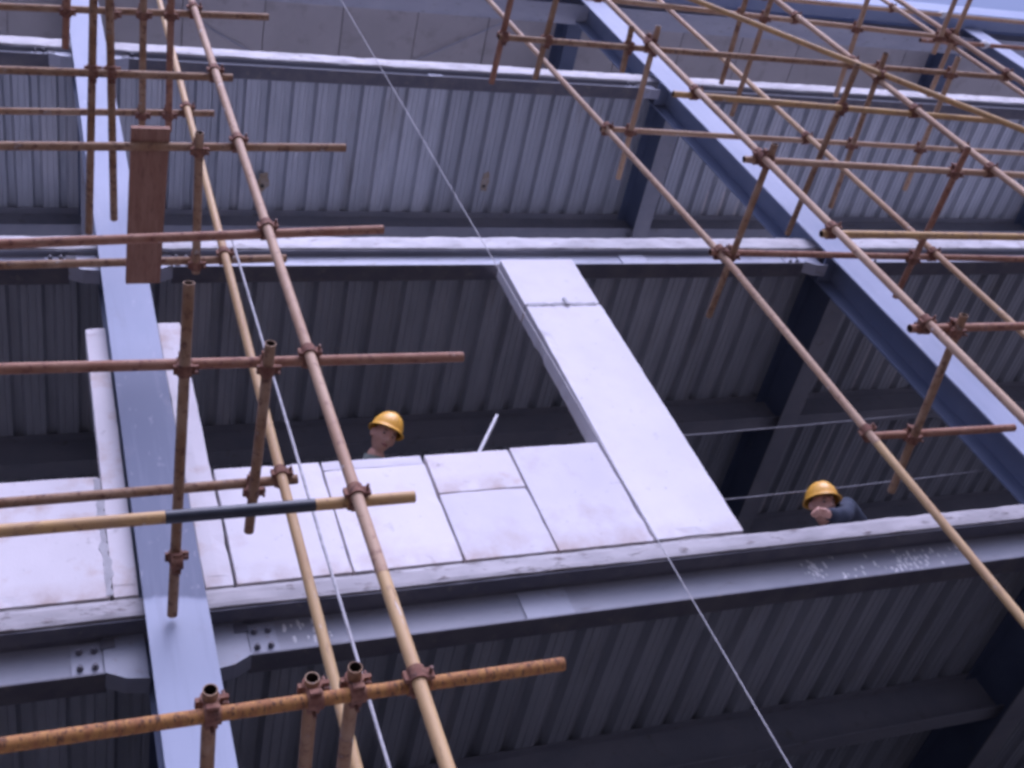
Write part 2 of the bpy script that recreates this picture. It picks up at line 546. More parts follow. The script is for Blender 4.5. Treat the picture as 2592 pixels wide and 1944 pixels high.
# ------------------------------------------------------------------ edge beams
bays = [(COLS[0], COLS[1], 'left of the left column'), (COLS[1], COLS[2], 'between the two big columns'),
        (COLS[2], COLS[3], 'right of the right column'), (COLS[3], COLS[4], 'beyond the far corner column')]
splices = {(0, 1): (2.39, 2.67), (1, 1): (4.42, 4.65), (2, 1): (3.77, 3.92)}
bolt_me = MB()
bolt_me.cyl((0, -.016, 0), (0, 0, 0), .016, 6)
bolt_me.cyl((0, -.028, 0), (0, -.016, 0), .010, 8)
BOLT = bolt_me.mesh('bolt', 'steel_bolt')
for si, (zt, ed, zb, nm) in enumerate(STOREY):
    soff = zt - ed
    for bi, (xa, xb, bn) in enumerate(bays):
        a, b2 = xa + CW + .185, xb - CW - .185
        root = tag(empty('steel_beam', ((a + b2) / 2, 4.60, zb)), 'grey-blue steel edge beam under the %s floor strip, %s' % (word[si], bn), 'beam', 'steel edge beams along the facade')
        off = Vector(((a + b2) / 2, 4.60, zb))
        def P(mb, name, mt):
            o = mb.build(name, mt, root)
            o.data.transform(Matrix.Translation(-off))
            return o
        yw = WEB[si]
        P(MB().box(a, b2, yw - .03, yw + .07, soff - .013, soff - .002), 'top_flange', 'shade_tone' if si == 0 else 'beam_inner')  # darker tone continues the painted soffit shade
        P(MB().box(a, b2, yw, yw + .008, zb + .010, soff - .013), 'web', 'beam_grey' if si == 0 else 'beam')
        P(MB().box(a, b2, yw - .035, yw + .10, zb, zb + .010), 'bottom_flange', 'shade_tone')  # underside shade put into the flange colour
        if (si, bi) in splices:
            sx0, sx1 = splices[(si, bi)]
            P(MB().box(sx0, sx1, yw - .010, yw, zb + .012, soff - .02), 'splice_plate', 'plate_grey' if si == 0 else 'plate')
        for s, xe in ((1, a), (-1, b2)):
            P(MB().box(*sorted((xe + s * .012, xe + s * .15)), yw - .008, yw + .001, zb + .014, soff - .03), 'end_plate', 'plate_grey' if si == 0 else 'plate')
            zm = (zb + soff) / 2
            for dx in (.045, .112):
                for dz in (-.055, .042):
                    o = link('bolt', BOLT, root)
                    o.location = Vector((xe + s * dx, yw - .008, zm + dz)) - off

# mortar splashed on the web of the lowest beam
rnd = random.Random(3)
sp = MB()
zt, ed, zb, nm = STOREY[0]
for i in range(120):
    if i < 28:
        x = rnd.gauss(4.30, .035)
        z = rnd.gauss(zb + .13, .045)
    elif i < 60:
        x = rnd.gauss(5.02, .10)
        z = rnd.gauss(zb + .14, .05)
    elif i < 100:
        x = rnd.uniform(4.2, 5.55)
        z = rnd.uniform(zb + .02, zb + .22)
    else:
        x = rnd.uniform(1.05, 1.35)
        z = rnd.uniform(zb + .05, zb + .2)
    if not (zb + .014 < z < zb + .222):
        continue
    rx = rnd.uniform(.004, .0105)
    rz = rx * rnd.uniform(1.2, 3.2)
    n = 7
    ring = [(x + rx * math.cos(t) * rnd.uniform(.7, 1.2), 4.6395, z + rz * math.sin(t) * rnd.uniform(.7, 1.2)) for t in [j * 2 * math.pi / n for j in range(n)]]
    sp.add(ring + [(x, 4.6365, z)], [(j, (j + 1) % n, n) for j in range(n)])
tag(sp.build('mortar_splash', 'cloth_white'), 'white mortar splashes on the web of the lowest edge beam', 'mortar splashes', kind='stuff')

# ------------------------------------------------------------------ interior beams
for si, (zt, ed, zb, nm) in enumerate(STOREY):
    soff = zt - ed
    for k, yy in enumerate((6.20, 7.80)):
        root = tag(empty('inner_beam', (6.3, yy, soff - .32)), 'dark inner steel beam parallel to the facade below the %s floor deck, %s row' % (word[si], ('nearest', 'second', 'third')[k]), 'beam', 'inner beams parallel to the facade')
        L0, L1 = X0 - 6.3, X1 - 6.3
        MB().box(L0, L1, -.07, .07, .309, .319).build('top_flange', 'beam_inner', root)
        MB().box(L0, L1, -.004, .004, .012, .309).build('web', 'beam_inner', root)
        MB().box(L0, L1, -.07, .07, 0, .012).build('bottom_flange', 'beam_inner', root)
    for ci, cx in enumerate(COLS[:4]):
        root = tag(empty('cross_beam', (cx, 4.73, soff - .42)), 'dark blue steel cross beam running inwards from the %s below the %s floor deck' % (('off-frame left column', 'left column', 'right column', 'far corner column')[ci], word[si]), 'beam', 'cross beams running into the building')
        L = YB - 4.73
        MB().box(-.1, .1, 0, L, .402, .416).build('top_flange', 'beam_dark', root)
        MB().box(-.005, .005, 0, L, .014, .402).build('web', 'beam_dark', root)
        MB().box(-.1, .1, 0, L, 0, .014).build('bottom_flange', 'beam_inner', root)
# rear columns; unseen rear and end walls added to darken the lower storeys
for i, cx in enumerate(COLS[:4]):
    rc = tag(empty('rear_column', (cx, YB - .4, 0)), 'rear steel column deep inside, in line with the %s' % ('off-frame left column', 'left column', 'right column', 'far corner column')[i], 'column', 'rear columns')
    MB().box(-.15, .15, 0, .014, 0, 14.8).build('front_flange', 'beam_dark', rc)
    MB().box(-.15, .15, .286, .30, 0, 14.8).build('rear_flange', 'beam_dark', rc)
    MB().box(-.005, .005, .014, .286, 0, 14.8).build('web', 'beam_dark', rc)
tag(MB().box(X0, X1, YB + .005, YB + .2, 0, 9.0).build('added_rear_wall', 'back_wall'), 'added unseen grey wall darkening the lower floors from the back', 'wall')
tag(MB().box(X0 - .2, X0 - .005, 4.5, YB + .2, 0, 9.0).build('added_end_wall', 'back_wall'), 'added unseen grey wall darkening the lower floors from the left end', 'wall')
tag(MB().box(X1 + .005, X1 + .2, 4.5, YB + .2, 0, 9.0).build('added_end_wall', 'back_wall'), 'added unseen grey wall darkening the lower floors from the right end', 'wall')

# ------------------------------------------------------------------ roof
roof = tag(MB().box(X0, X1, 4.40, YB + .3, 15.16, 15.24).build('roof', 'ceiling'), kind='structure')
pw = .92
me = MB().box(.006, pw - .006, 4.62, YB, 15.125, 15.155).mesh('liner_panel', 'ceiling')
k = 0
x = X0
while x + pw < X1:
    o = link('liner_panel', me, roof)
    o.location = (x, 0, .003 * (k % 2))
    k += 1
    x += pw
rb = tag(empty('roof_edge_beam', (6.3, 4.62, 14.5)), 'bluish grey steel edge beam below the eaves at the top right', 'beam')
MB().box(X0 - 6.3, X1 - 6.3, -.12, .12, .34, .355).build('top_flange', 'beam', rb)
MB().box(X0 - 6.3, X1 - 6.3, -.005, .005, .015, .34).build('web', 'beam', rb)
MB().box(X0 - 6.3, X1 - 6.3, -.12, .12, 0, .015).build('bottom_flange', 'beam', rb)
ev = tag(empty('eaves_gutter', (6.3, 4.4, 14.66)), 'blue eaves gutter against the white sky at the top right', 'gutter')
gp = [(-.16, .37), (-.16, .06), (-.12, 0), (.03, 0), (.08, .05), (.08, .16)]
gv, gf = [], []
for xx in (X0 - 6.3, X1 - 6.3):
    gv += [(xx, y, z) for y, z in gp] + [(xx, y + .004, z + .004) for y, z in gp]
n = len(gp)
for i in range(n - 1):
    gf += [(i, i + 1, 2 * n + i + 1, 2 * n + i), (n + i, 3 * n + i, 3 * n + i + 1, n + i + 1)]
MB().add(gv, gf).build('trough', 'fascia', ev)
for k in range(14):
    MB().box(X0 - 6.3 + .4 + k * 1.7, X0 - 6.3 + .44 + k * 1.7, -.155, .12, .18, .20).build('gutter_strap', 'beam', ev)
for ci, cx in enumerate(COLS[:4]):
    root = tag(empty('roof_rafter', (cx, 4.50, 14.76)), 'dark blue steel rafter under the roof, above the %s' % ('off-frame left column', 'left column', 'right column', 'far corner column')[ci], 'rafter', 'roof rafters')
    L = YB - 4.5
    MB().box(-.1, .1, 0.16, L, .345, .36).build('top_flange', 'beam_dark', root)
    MB().box(-.005, .005, .16, L, .014, .345).build('web', 'beam_dark', root)
    MB().box(-.1, .1, .16, L, 0, .014).build('bottom_flange', 'beam_dark', root)
def rod(name, p0, p1, r, mt, label, cat, group=None, n=10):
    p0, p1 = Vector(p0), Vector(p1)
    mb = MB().cyl((0, 0, 0), p1 - p0, r, n)
    o = mb.build(name, mt, None, True)
    o.location = p0
    return tag(o, label, cat, group)
rod('tie_rod', (6.34, 4.60, 15.06), (.70, 7.6, 15.06), .008, 'beam', 'thin dark tie rod slanting below the roof, running back from the right column', 'tie rod', 'roof tie rods')
rod('tie_rod', (.70, 4.60, 15.09), (6.34, 7.6, 15.09), .008, 'beam', 'thin dark tie rod slanting below the roof, running back from the left column', 'tie rod', 'roof tie rods')


# ------------------------------------------------------------------ aerated concrete panels
def slab_panel(x0, x1, y0, y1, z0, z1, seed, chip=.006):
    """block with slightly chipped arrises and a subdivided skin"""
    bm = bmesh.new()
    bmesh.ops.create_cube(bm, size=1)
    nx, nz = max(2, int((x1 - x0) / .07)), max(2, int((z1 - z0) / .07))
    def cuts(axis, n):
        es = [e for e in bm.edges if abs((e.verts[0].co - e.verts[1].co)[axis]) > 1e-6 and abs((e.verts[0].co - e.verts[1].co)[axis]) > .9]
        bmesh.ops.subdivide_edges(bm, edges=es, cuts=n - 1, use_grid_fill=True)
    cuts(0, nx)
    cuts(2, nz)
    es = [e for e in bm.edges if len(e.link_faces) == 2 and e.calc_face_angle(0) > 1]
    bmesh.ops.bevel(bm, geom=es, offset=.004 / max(.1, (x1 - x0)), segments=1, affect='EDGES')
    for vv in bm.verts:
        c = vv.co.copy()
        p = Vector((x0 + (c.x + .5) * (x1 - x0), y0 + (c.y + .5) * (y1 - y0), z0 + (c.z + .5) * (z1 - z0)))
        edge = (abs(abs(c.x) - .5) < .03) + (abs(abs(c.y) - .5) < .05) + (abs(abs(c.z) - .5) < .03)
        if edge >= 2:
            q = noise.noise(p * 9 + Vector((seed, 0, 0)))
            q2 = max(0, noise.noise(p * 5 + Vector((0, seed, 0))) - .35) * 3
            amt = chip * (abs(q) + 1.8 * q2)
            ctr = Vector(((x0 + x1) / 2, (y0 + y1) / 2, (z0 + z1) / 2))
            dv = Vector((-math.copysign(1, p.x - ctr.x) if abs(abs(c.x) - .5) < .03 else 0, -math.copysign(.7, p.y - ctr.y), -math.copysign(1, p.z - ctr.z) if abs(abs(c.z) - .5) < .03 else 0))
            p += dv * amt
        vv.co = p
    return bm


def wall_panel(x0, x1, z0, z1, mt, label, seed, y0=4.512, th=.12, bed=True, group='aerated concrete wall panels', lean=0.0):
    bm = slab_panel(x0, x1, y0, y0 + th, z0, z1, seed)
    off = Vector(((x0 + x1) / 2, y0 + th / 2, z0))
    for vv in bm.verts:
        vv.co.y -= lean * (vv.co.z - z0)
        vv.co -= off
    me = bpy.data.meshes.new('wall_panel')
    bm.to_mesh(me)
    bm.free()
    me.materials.append(MAT[mt])
    o = link('wall_panel', me)
    o.location = off
    tag(o, label, 'wall panel', group)
    if bed:
        w = (x1 - x0) / 2
        MB().box(-w + .01, w - .01, -th / 2 + .012, th / 2 - .01, -.034, .003).build('mortar_bed', 'bed', o)
    return o


ZB, ZT = 5.760, 6.632
wall_panel(.752, .898, ZB, 8.06, 'aac_stained', 'tall narrow white panel strip just right of the left column', 1.1)
wall_panel(.318, .440, ZB, 8.02, 'aac_stained', 'tall narrow white panel strip just left of the left column', 2.2)
pa = wall_panel(-.35, .308, ZB, 6.638, 'aac_stained', 'low white panel in the left bay with a mortar-smeared right edge', 3.3)
wall_panel(-.97, -.362, ZB, 6.635, 'aac', 'low white panel at the left picture edge', 4.1)
wall_panel(.912, 1.503, ZB, 6.63, 'aac', 'leftmost full-width panel of the low row in the middle bay', 5.4)
p2 = wall_panel(1.513, 2.116, ZB, 6.552, 'aac', 'low panel with a separate thin strip on top, below the first worker', 6.2)
bm = slab_panel(1.516, 2.112, 4.514, 4.63, 6.557, 6.632, 9.9)
me = bpy.data.meshes.new('top_strip')
for vv in bm.verts:
    vv.co -= p2.location
bm.to_mesh(me)
bm.free()
me.materials.append(MAT['aac_grey'])
link('top_strip', me, p2)
wall_panel(2.130, 2.672, ZB, 6.288, 'aac_grey', 'squarish lower block under a shorter block in the low row', 7.5)
wall_panel(2.134, 2.668, 6.296, 6.628, 'aac_stained', 'short brown-stained block on top of another block in the low row', 8.6, bed=False)
wall_panel(2.684, 3.284, ZB, 6.64, 'aac_grey', 'widest low panel, against the tall upright panel', 9.7)
# unseen ground-floor wall added to cut ground bounce on the lowest deck
gw = tag(empty('added_ground_wall', (6.4, 4.52, 0)), 'added white panel wall on the ground floor, below the picture edge, dimming the lowest deck', 'wall')
gme = MB().box(0, .595, 0, .12, 0, 2.6).mesh('panel', 'aac')
for xa, xb, bn in bays:
    x = xa + CW + .01
    while x + .6 < xb - CW:
        o = link('panel', gme, gw)
        o.location = (x - 6.4, 0, 0)
        x += .6
# tall panel: long piece, short piece on top, joint, clip
tp = wall_panel(3.296, 3.890, ZB + .006, 8.082, 'aac_clean', 'tall upright white panel reaching from the floor to the beam', 10.8, lean=.027, y0=4.512, th=.155)
bm = slab_panel(3.292, 3.886, 4.512, 4.667, 8.092, 8.672, 11.9)
for vv in bm.verts:
    vv.co.y -= .027 * (vv.co.z - ZB)
    vv.co -= tp.location
me = bpy.data.meshes.new('upper_piece')
bm.to_mesh(me)
bm.free()
me.materials.append(MAT['aac_clean'])
link('upper_piece', me, tp)
# mortar squeezed from the joint of the tall panel
def smear(poly, y, name, parent, mt='mortar', th=.003):
    n = len(poly)
    mb = MB().prism_y(poly, y - th, y + .004)
    o = mb.build(name, mt, parent)
    o.data.transform(Matrix.Translation(-parent.location))
    return o
rr = random.Random(5)
yj = 4.512 - .027 * (8.086 - ZB)
up = [(3.31 + i * .0285, 8.094 + rr.uniform(0, .016)) for i in range(20)]
dn = [(3.31 + i * .0285, 8.080 - rr.uniform(0, .014)) for i in range(20)]
smear(dn + up[::-1], yj, 'joint_mortar', tp)
cl = MB().box(3.605, 3.628, yj - .018, yj + .004, 8.065, 8.15)
cl.box(3.585, 3.645, yj - .008, yj + .003, 8.075, 8.10)
o = cl.build('clip', 'mortar', tp)
o.data.transform(Matrix.Translation(-tp.location))
# mortar smear along the left bay joint
zz = [ZB + .01 + i * .018 for i in range(48)]
nz = lambda z, k: noise.noise(Vector((z * 5.2, k, 0))) + .6 * noise.noise(Vector((z * 17, k, 4)))
L_ = [(.308 - .014 - .035 * abs(nz(z, 1.7)), z) for z in zz]
R_ = [(.308 + .005 + .040 * abs(nz(z, 8.3)), z) for z in zz]
smear(L_ + R_[::-1], 4.512, 'mortar_smear', pa)
# joint mortar between the two stacked blocks
# pale batten leaning behind the panels
b0 = Vector((1.82, 4.80, 5.735))
b1 = Vector((2.872, 4.80, 7.275))
mb = MB()
d = (b1 - b0)
L = d.length
mb.box(-.028, .028, -.009, .009, 0, L)
bt = mb.build('batten', 'cloth_white')
bt.rotation_mode = 'QUATERNION'
bt.rotation_quaternion = d.to_track_quat('Z', 'Y')
bt.location = b0
tag(bt, 'thin white batten slanting up behind the low panel row', 'batten')

# ------------------------------------------------------------------ scaffold
TUBES = []


def tube(kind, p0, p1, mt, label, nocouple=False, r=.0242):
    p0, p1 = Vector(p0), Vector(p1)
    d = p1 - p0
    L = d.length
    n = 20
    ri = r - .0036
    mb = MB()
    v = []
    prof = [(0, ri), (0, r), (L, r), (L, ri)]
    seg = max(1, int(L / .5))
    prof = [(0, ri), (0, r)] + [(L * i / seg, r) for i in range(1, seg)] + [(L, r), (L, ri), (L - .25, ri * .98), (.25, ri * .98)]
    for z, rr_ in prof:
        for i in range(n):
            t = 2 * math.pi * i / n
            v.append((rr_ * math.cos(t), rr_ * math.sin(t), z))
    m = len(prof)
    f, mi = [], []
    for k in range(m - 1):
        for i in range(n):
            j = (i + 1) % n
            f.append((k * n + i, k * n + j, (k + 1) * n + j, (k + 1) * n + i))
            mi.append(1 if k >= m - 3 else 0)
    k = m - 1
    for i in range(n):
        j = (i + 1) % n
        f.append((k * n + i, k * n + j, j, i))
        mi.append(1)
    o_ = len(mb.v)
    mb.v, mb.f, mb.m = v, f, mi
    names = {'standard': 'scaffold_standard', 'ledger': 'scaffold_ledger', 'transom': 'scaffold_transom', 'brace': 'scaffold_brace'}
    o = mb.build(names[kind], [mt, 'tube_inside'], None, True)
    o.rotation_mode = 'QUATERNION'
    o.rotation_quaternion = d.to_track_quat('Z', 'Y')
    o.location = p0
    grp = {'standard': 'upright scaffold tubes', 'ledger': 'level scaffold tubes along the facade', 'transom': 'short scaffold tubes pointing at the facade', 'brace': 'slanting scaffold tubes'}[kind]
    tag(o, label, 'scaffold tube', grp)
    TUBES.append((kind, p0, p1, o, nocouple))
    return o


YO, YI, LO, LI = 3.10, 3.83, 3.15, 3.88
ZTOP = 15.4
# standards (two of them change piece at a joint)
JO, JA = 4.43, 5.70
def std(x0, x1, z0, z1, y, mt, label, zlow=.004, zhigh=ZTOP, y1=None):
    """upright through (x0,z0) low and (x1,z1) high, extended to the ground and up"""
    kx = (x1 - x0) / (z1 - z0)
    tube('standard', (x0 + kx * (zlow - z0), y, zlow), (x1 + kx * (zhigh - z1), y if y1 is None else y1, zhigh), mt, label)


std(1.138, 1.139, 3.606, 9.937, YO, 'tube_pink', 'thick pinkish tan upright tube at the left, nearest the camera', zlow=JO)
std(1.138, 1.138, 3.606, 9.937, YO, 'tube_yellow', 'yellow lower piece of the thick left upright, crossing the orange tube', zhigh=JO - .002)
std(1.065, 1.137, 4.145, 11.845, YI, 'tube_yellow', 'thinner tan upright scaffold tube beside the left column')
std(4.494, 4.541, 4.340, 7.610, YI, 'tube_yellow', 'yellowish upright tube leaving at the right picture edge beside the second worker', zhigh=JA - .002)
std(4.494, 4.541, 4.340, 7.610, YI, 'tube_pink', 'pale pinkish upright tube crossing the dark opening above the second worker', zlow=JA, zhigh=7.68)
std(4.600, 4.400, 7.736, 12.601, YI + .05, 'tube_pink', 'upper pinkish upright tube left of the right column, reaching the top edge', zlow=7.58)
std(4.630, 4.667, 5.018, 10.671, YO, 'tube_pink', 'long upright tube crossing in front of the right column')
std(6.448, 6.454, 6.702, 12.609, YI, 'tube_tan', 'thin upright tube just right of the right column')
std(6.603, 6.611, 7.403, 11.075, YO, 'tube_pink', 'thick pinkish upright tube near the top right')
std(8.20, 8.16, 7.403, 11.075, YI, 'tube_pink', 'pinkish upright tube hidden behind the thick one near the top right')
std(8.292, 8.265, 9.445, 11.419, YO, 'tube_pink', 'thicker of the two upright tubes in the top right corner')
std(9.977, 9.950, 10.968, 13.631, YI, 'tube_pink', 'thinner of the two upright tubes in the top right corner')
std(-1.10, -1.10, 0, 10, YO, 'tube_tan', 'upright tube of the outer row beyond the left edge')
std(-1.10, -1.10, 0, 10, YI, 'tube_tan', 'upright tube of the inner row beyond the left edge')

# ledgers: (x0, z0) and (x1, z1) as fitted, extended past the picture edge where they leave it
def ledger(x0, z0, x1, z1, y, mt, label, ext=(0, 0)):
    k = (z1 - z0) / (x1 - x0)
    a, b2 = x0 - ext[0], x1 + ext[1]
    return tube('ledger', (a, y, z0 + k * (a - x0)), (b2, y, z0 + k * (b2 - x0)), mt, label)


E = (1.2, 0)
ledger(-.087, 9.702, 1.664, 9.853, LO, 'tube_rust', 'topmost level rusty tube at the left picture edge', E)
ledger(-.095, 8.721, 1.253, 8.782, LO, 'tube_rust', 'level rusty tube crossing just below the topmost floor strip at left', E)
ledger(-.122, 9.700, 1.315, 9.801, LI, 'tube_rust', 'short-ended yellowish level tube above the brown plank', E)
ledger(-.102, 7.763, 1.776, 7.869, LO, 'tube_rust', 'level tube passing in front of the upper end of the plank', E)
ledger(-.110, 6.777, 1.770, 6.928, LO, 'tube_red', 'dark red-brown level tube crossing the middle floor strip at left', E)
ledger(-.137, 7.749, 1.478, 7.812, LI, 'tube_rust', 'level tube at the lower end of the brown plank', E)
ledger(-.118, 5.808, 1.867, 5.775, LO, 'tube_red', 'long red-brown level tube above the first worker, at the left', E)
ledger(-.153, 5.799, 1.165, 5.814, LI, 'tube_rust', 'thin brown level tube in front of the low left panels', E)
l9 = ledger(-.125, 4.867, 1.383, 4.869, LO, 'tube_ochre', 'ochre level tube with a black painted stretch', E)
bz = MB()
z0_, z1_ = 1.2 + .125 + .43, 1.2 + .125 + .985
bz.ring((0, 0, (z0_ + z1_) / 2), (0, 0, 1), .0240, .0249, z1_ - z0_, 20)
bz.build('black_band', 'tube_black', l9, True)
ledger(-.132, 3.966, 1.683, 3.969, LO, 'tube_orange', 'thick orange-rusted level tube at the bottom left', E)
W = (0, 1.5)
ledger(5.340, 10.789, 8.238, 10.594, LO, 'tube_pink', 'level tube high at the right ending at the corner uprights', (.8, .2))
ledger(8.451, 13.496, 12.072, 13.466, LI, 'tube_pink', 'highest level tube at the right, just below the eaves', (.5, 1))
ledger(3.496, 9.785, 8.321, 9.677, LO, 'tube_rust', 'brown level tube crossing the topmost floor strip at the right', (.1, .05))
ledger(4.486, 8.908, 7.459, 8.720, LO, 'tube_ochre', 'yellow level tube below the topmost floor strip at the right')
ledger(4.465, 9.815, 8.918, 9.653, LI, 'tube_pink', 'upper of two parallel grey-pink level tubes at the right', W)
ledger(4.547, 7.887, 6.937, 7.772, LO, 'tube_pink', 'lower of two parallel grey-pink level tubes at the right', W)
ledger(4.579, 6.908, 6.200, 6.880, LO, 'tube_ochre', 'yellow level tube along the middle floor strip at the right', W)
ledger(4.522, 7.874, 7.353, 7.762, LI, 'tube_red', 'thin reddish level tube just below the middle floor strip at right', W)
ledger(4.545, 5.886, 5.366, 5.873, LO, 'tube_red', 'thick red level tube at the right picture edge, open end visible', W)
ledger(4.545, 5.821, 5.651, 5.804, LI, 'tube_red', 'short red level tube above the second worker')
ledger(10.464, 12.241, 10.984, 12.243, 3.78, 'tube_red', 'dark rod at the far right below the eaves', (1.0, 1.5))


def transom(p0, p1, mt, label, ext=0.0):
    p0, p1 = Vector(p0), Vector(p1)
    d = (p1 - p0).normalized()
    return tube('transom', p0 - d * ext, p1, mt, label)


transom((6.03, 3.0, 10.690), (6.05, 3.79, 10.690), 'tube_rust', 'short dark tube pointing inwards at the top, right of the column head', .1)
transom((6.283, 2.975, 10.68), (6.265, 4.10, 10.68), 'tube_rust', 'longer dark inward tube at the top, second right of the column head', .1)
transom((7.24, 2.868, 10.60), (7.29, 3.812, 10.60), 'tube_pink', 'inward tube at the top behind the yellow brace', .1)
transom((5.97, 2.857, 8.856), (5.92, 4.315, 8.856), 'tube_rust', 'long inward tube ending over the flange of the right column', .05)
transom((6.883, 3.20, 9.66), (6.936, 4.50, 9.66), 'tube_rust', 'inward tube starting where the yellow brace meets the thick upright', .2)
transom((8.335, 2.76, 10.54), (8.335, 3.735, 10.54), 'tube_pink', 'right one of two inward tubes against the sky', .15)
transom((8.17, 2.77, 10.545), (8.18, 3.3, 10.545), 'tube_pink', 'left one of two inward tubes against the sky', .15)
transom((7.64, 3.03, 9.642), (7.68, 4.29, 9.642), 'tube_pink', 'inward tube right of the thick pinkish upright, free end below the yellow tube', .05)
transom((6.28, 2.987, 7.757), (6.24, 4.22, 7.757), 'tube_red', 'inward tube crossing the middle floor strip at the far right', .05)
transom((4.706, 3.0, 7.827), (4.655, 4.40, 7.815), 'tube_rust', 'dark inward tube hanging left of the right column, free lower end', 0)
transom((4.83, 3.03, 5.835), (4.847, 4.274, 5.737), 'tube_rust', 'inward tube low at the right, above the second worker', 0)
transom((3.453, 2.875, 9.835), (3.431, 3.543, 9.835), 'tube_red', 'left one of two inward tubes at the top centre', .1)
transom((3.815, 2.846, 9.828), (3.787, 3.483, 9.828), 'tube_rust', 'right one of two inward tubes at the top centre', .1)
transom((4.50, 3.0, 9.812), (4.52, 3.376, 9.812), 'tube_rust', 'short inward tube over the head of the right column')
transom((4.735, 2.98, 9.815), (4.70, 4.29, 9.725), 'tube_pink', 'long pale inward tube left of the right column near the top')
transom((.323, 3.0, 9.685), (.302, 3.398, 9.685), 'tube_red', 'short rusty inward tube left of the left column at the top')
transom((.429, 2.72, 8.797), (.391, 4.292, 8.797), 'tube_rust', 'leftmost of two dark inward tubes in front of the left column', .1)
transom((.518, 2.72, 8.80), (.548, 4.193, 8.80), 'tube_rust', 'right one of two dark inward tubes in front of the left column', .1)
transom((.80, 3.03, 9.722), (.805, 4.0, 9.722), 'tube_rust', 'left one of two dark inward tubes above the plank', .1)
transom((.98, 3.02, 9.735), (.99, 4.0, 9.735), 'tube_red', 'right one of two dark inward tubes above the plank', .1)
transom((.916, 3.034, 7.765), (.930, 3.93, 7.735), 'tube_rust', 'rusty inward tube right of the plank', 0)
lt6 = transom((.614, 2.750, 5.817), (.562, 4.385, 5.491), 'tube_rust', 'long dark inward tube in front of the left column with a loose clamp')
transom((.954, 3.009, 5.735), (.938, 4.124, 5.735), 'tube_rust', 'brown inward tube crossing the tan upright at left', 0)
transom((.475, 3.087, 4.016), (.490, 3.80, 4.016), 'tube_rust', 'leftmost of three open-ended inward tubes on the orange tube')
transom((.798, 3.098, 4.017), (.828, 3.75, 4.017), 'tube_rust', 'middle one of three open-ended inward tubes on the orange tube')
transom((.938, 3.075, 4.018), (.968, 3.78, 4.018), 'tube_rust', 'rightmost of three open-ended inward tubes on the orange tube')
dg = Vector((7.336 - 5.570, 0, 8.345 - 10.649)).normalized()
tube('brace', Vector((5.570, 3.045, 10.649)) - dg * 1.2, Vector((7.336, 3.045, 8.345)) + dg * .9, 'tube_ochre', 'yellow slanting brace tube across the top right')

# couplers: two collars at right angles, hinge lug, bolts
cm = MB()
cm.ring((0, 0, -.0255), (1, 0, 0), .0245, .0325, .052, 16)
cm.ring((0, 0, .0255), (0, 1, 0), .0245, .0325, .052, 16)
cm.box(-.024, .024, -.024, .024, -.006, .006)
cm.box(-.02, .02, .028, .058, -.036, -.020)
cm.box(-.02, .02, -.046, -.028, -.034, -.016)
cm.box(.028, .058, -.02, .02, .020, .036)
cm.box(-.046, -.028, -.02, .02, .016, .034)
COUP = cm.mesh('coupler', 'coupler', True)
bm_ = MB()
bm_.cyl((0, .046, -.062), (0, .046, .0), .0065, 8)
bm_.cyl((0, .046, -.020), (0, .046, -.006), .0125, 6)
CB1 = bm_.mesh('coupler_bolt', 'bolt')
bm_ = MB()
bm_.cyl((.046, 0, 0), (.046, 0, .062), .0065, 8)
bm_.cyl((.046, 0, .006), (.046, 0, .020), .0125, 6)
CB2 = bm_.mesh('coupler_bolt', 'bolt')


def place_coupler(owner, mid, a, b2, nrm):
    a = a.normalized()
    nrm = (nrm - a * nrm.dot(a)).normalized()
    bb = nrm.cross(a).normalized()
    if bb.dot(b2) < 0:
        pass
    M = Matrix((a, bb, nrm)).transposed().to_4x4()
    M.translation = mid
    c = link('coupler', COUP, owner)
    c.matrix_parent_inverse = Matrix()
    W_ = Matrix.Translation(owner.location) @ owner.rotation_quaternion.to_matrix().to_4x4()
    c.matrix_basis = W_.inverted() @ M
    for cb in (CB1, CB2):
        link('bolt', cb, c)
    return c


def closest(p1, q1, p2, q2):
    d1, d2, r_ = q1 - p1, q2 - p2, p1 - p2
    a, e, f_ = d1.dot(d1), d2.dot(d2), d2.dot(r_)
    c, b_ = d1.dot(r_), d1.dot(d2)
    den = a * e - b_ * b_
    s_ = min(1, max(0, (b_ * f_ - c * e) / den)) if den > 1e-9 else 0
    t_ = min(1, max(0, (b_ * s_ + f_) / e))
    s_ = min(1, max(0, (b_ * t_ - c) / a))
    return p1 + d1 * s_, p2 + d2 * t_


ncp = 0
for i in range(len(TUBES)):
    for j in range(i + 1, len(TUBES)):
        ka, p1, q1, oa, na = TUBES[i]
        kb, p2, q2, ob, nb = TUBES[j]
        if na or nb:
            continue
        d1, d2 = (q1 - p1).normalized(), (q2 - p2).normalized()
        if abs(d1.dot(d2)) > .85:
            continue
        A, B = closest(p1, q1, p2, q2)
        dist = (A - B).length
        if dist > .085:
            continue
        nrm = B - A
        if dist < .012:
            nrm = d1.cross(d2)
        place_coupler(ob, (A + B) / 2, d1, d2, nrm)
        ncp += 1
# loose coupler on the long inward tube
place_coupler(lt6, Vector((.573, 4.06, 5.556 - .0255)), Vector((-.032, 1, -.2)), Vector((1, 0, 0)), Vector((0, -.2, -1)))
place_coupler(bpy.data.objects['scaffold_ledger'], Vector((.6, LO, 9.75 - .02)), Vector((1, 0, .08)), Vector((0, 1, 0)), Vector((0, 0, -1)))
print('couplers', ncp)

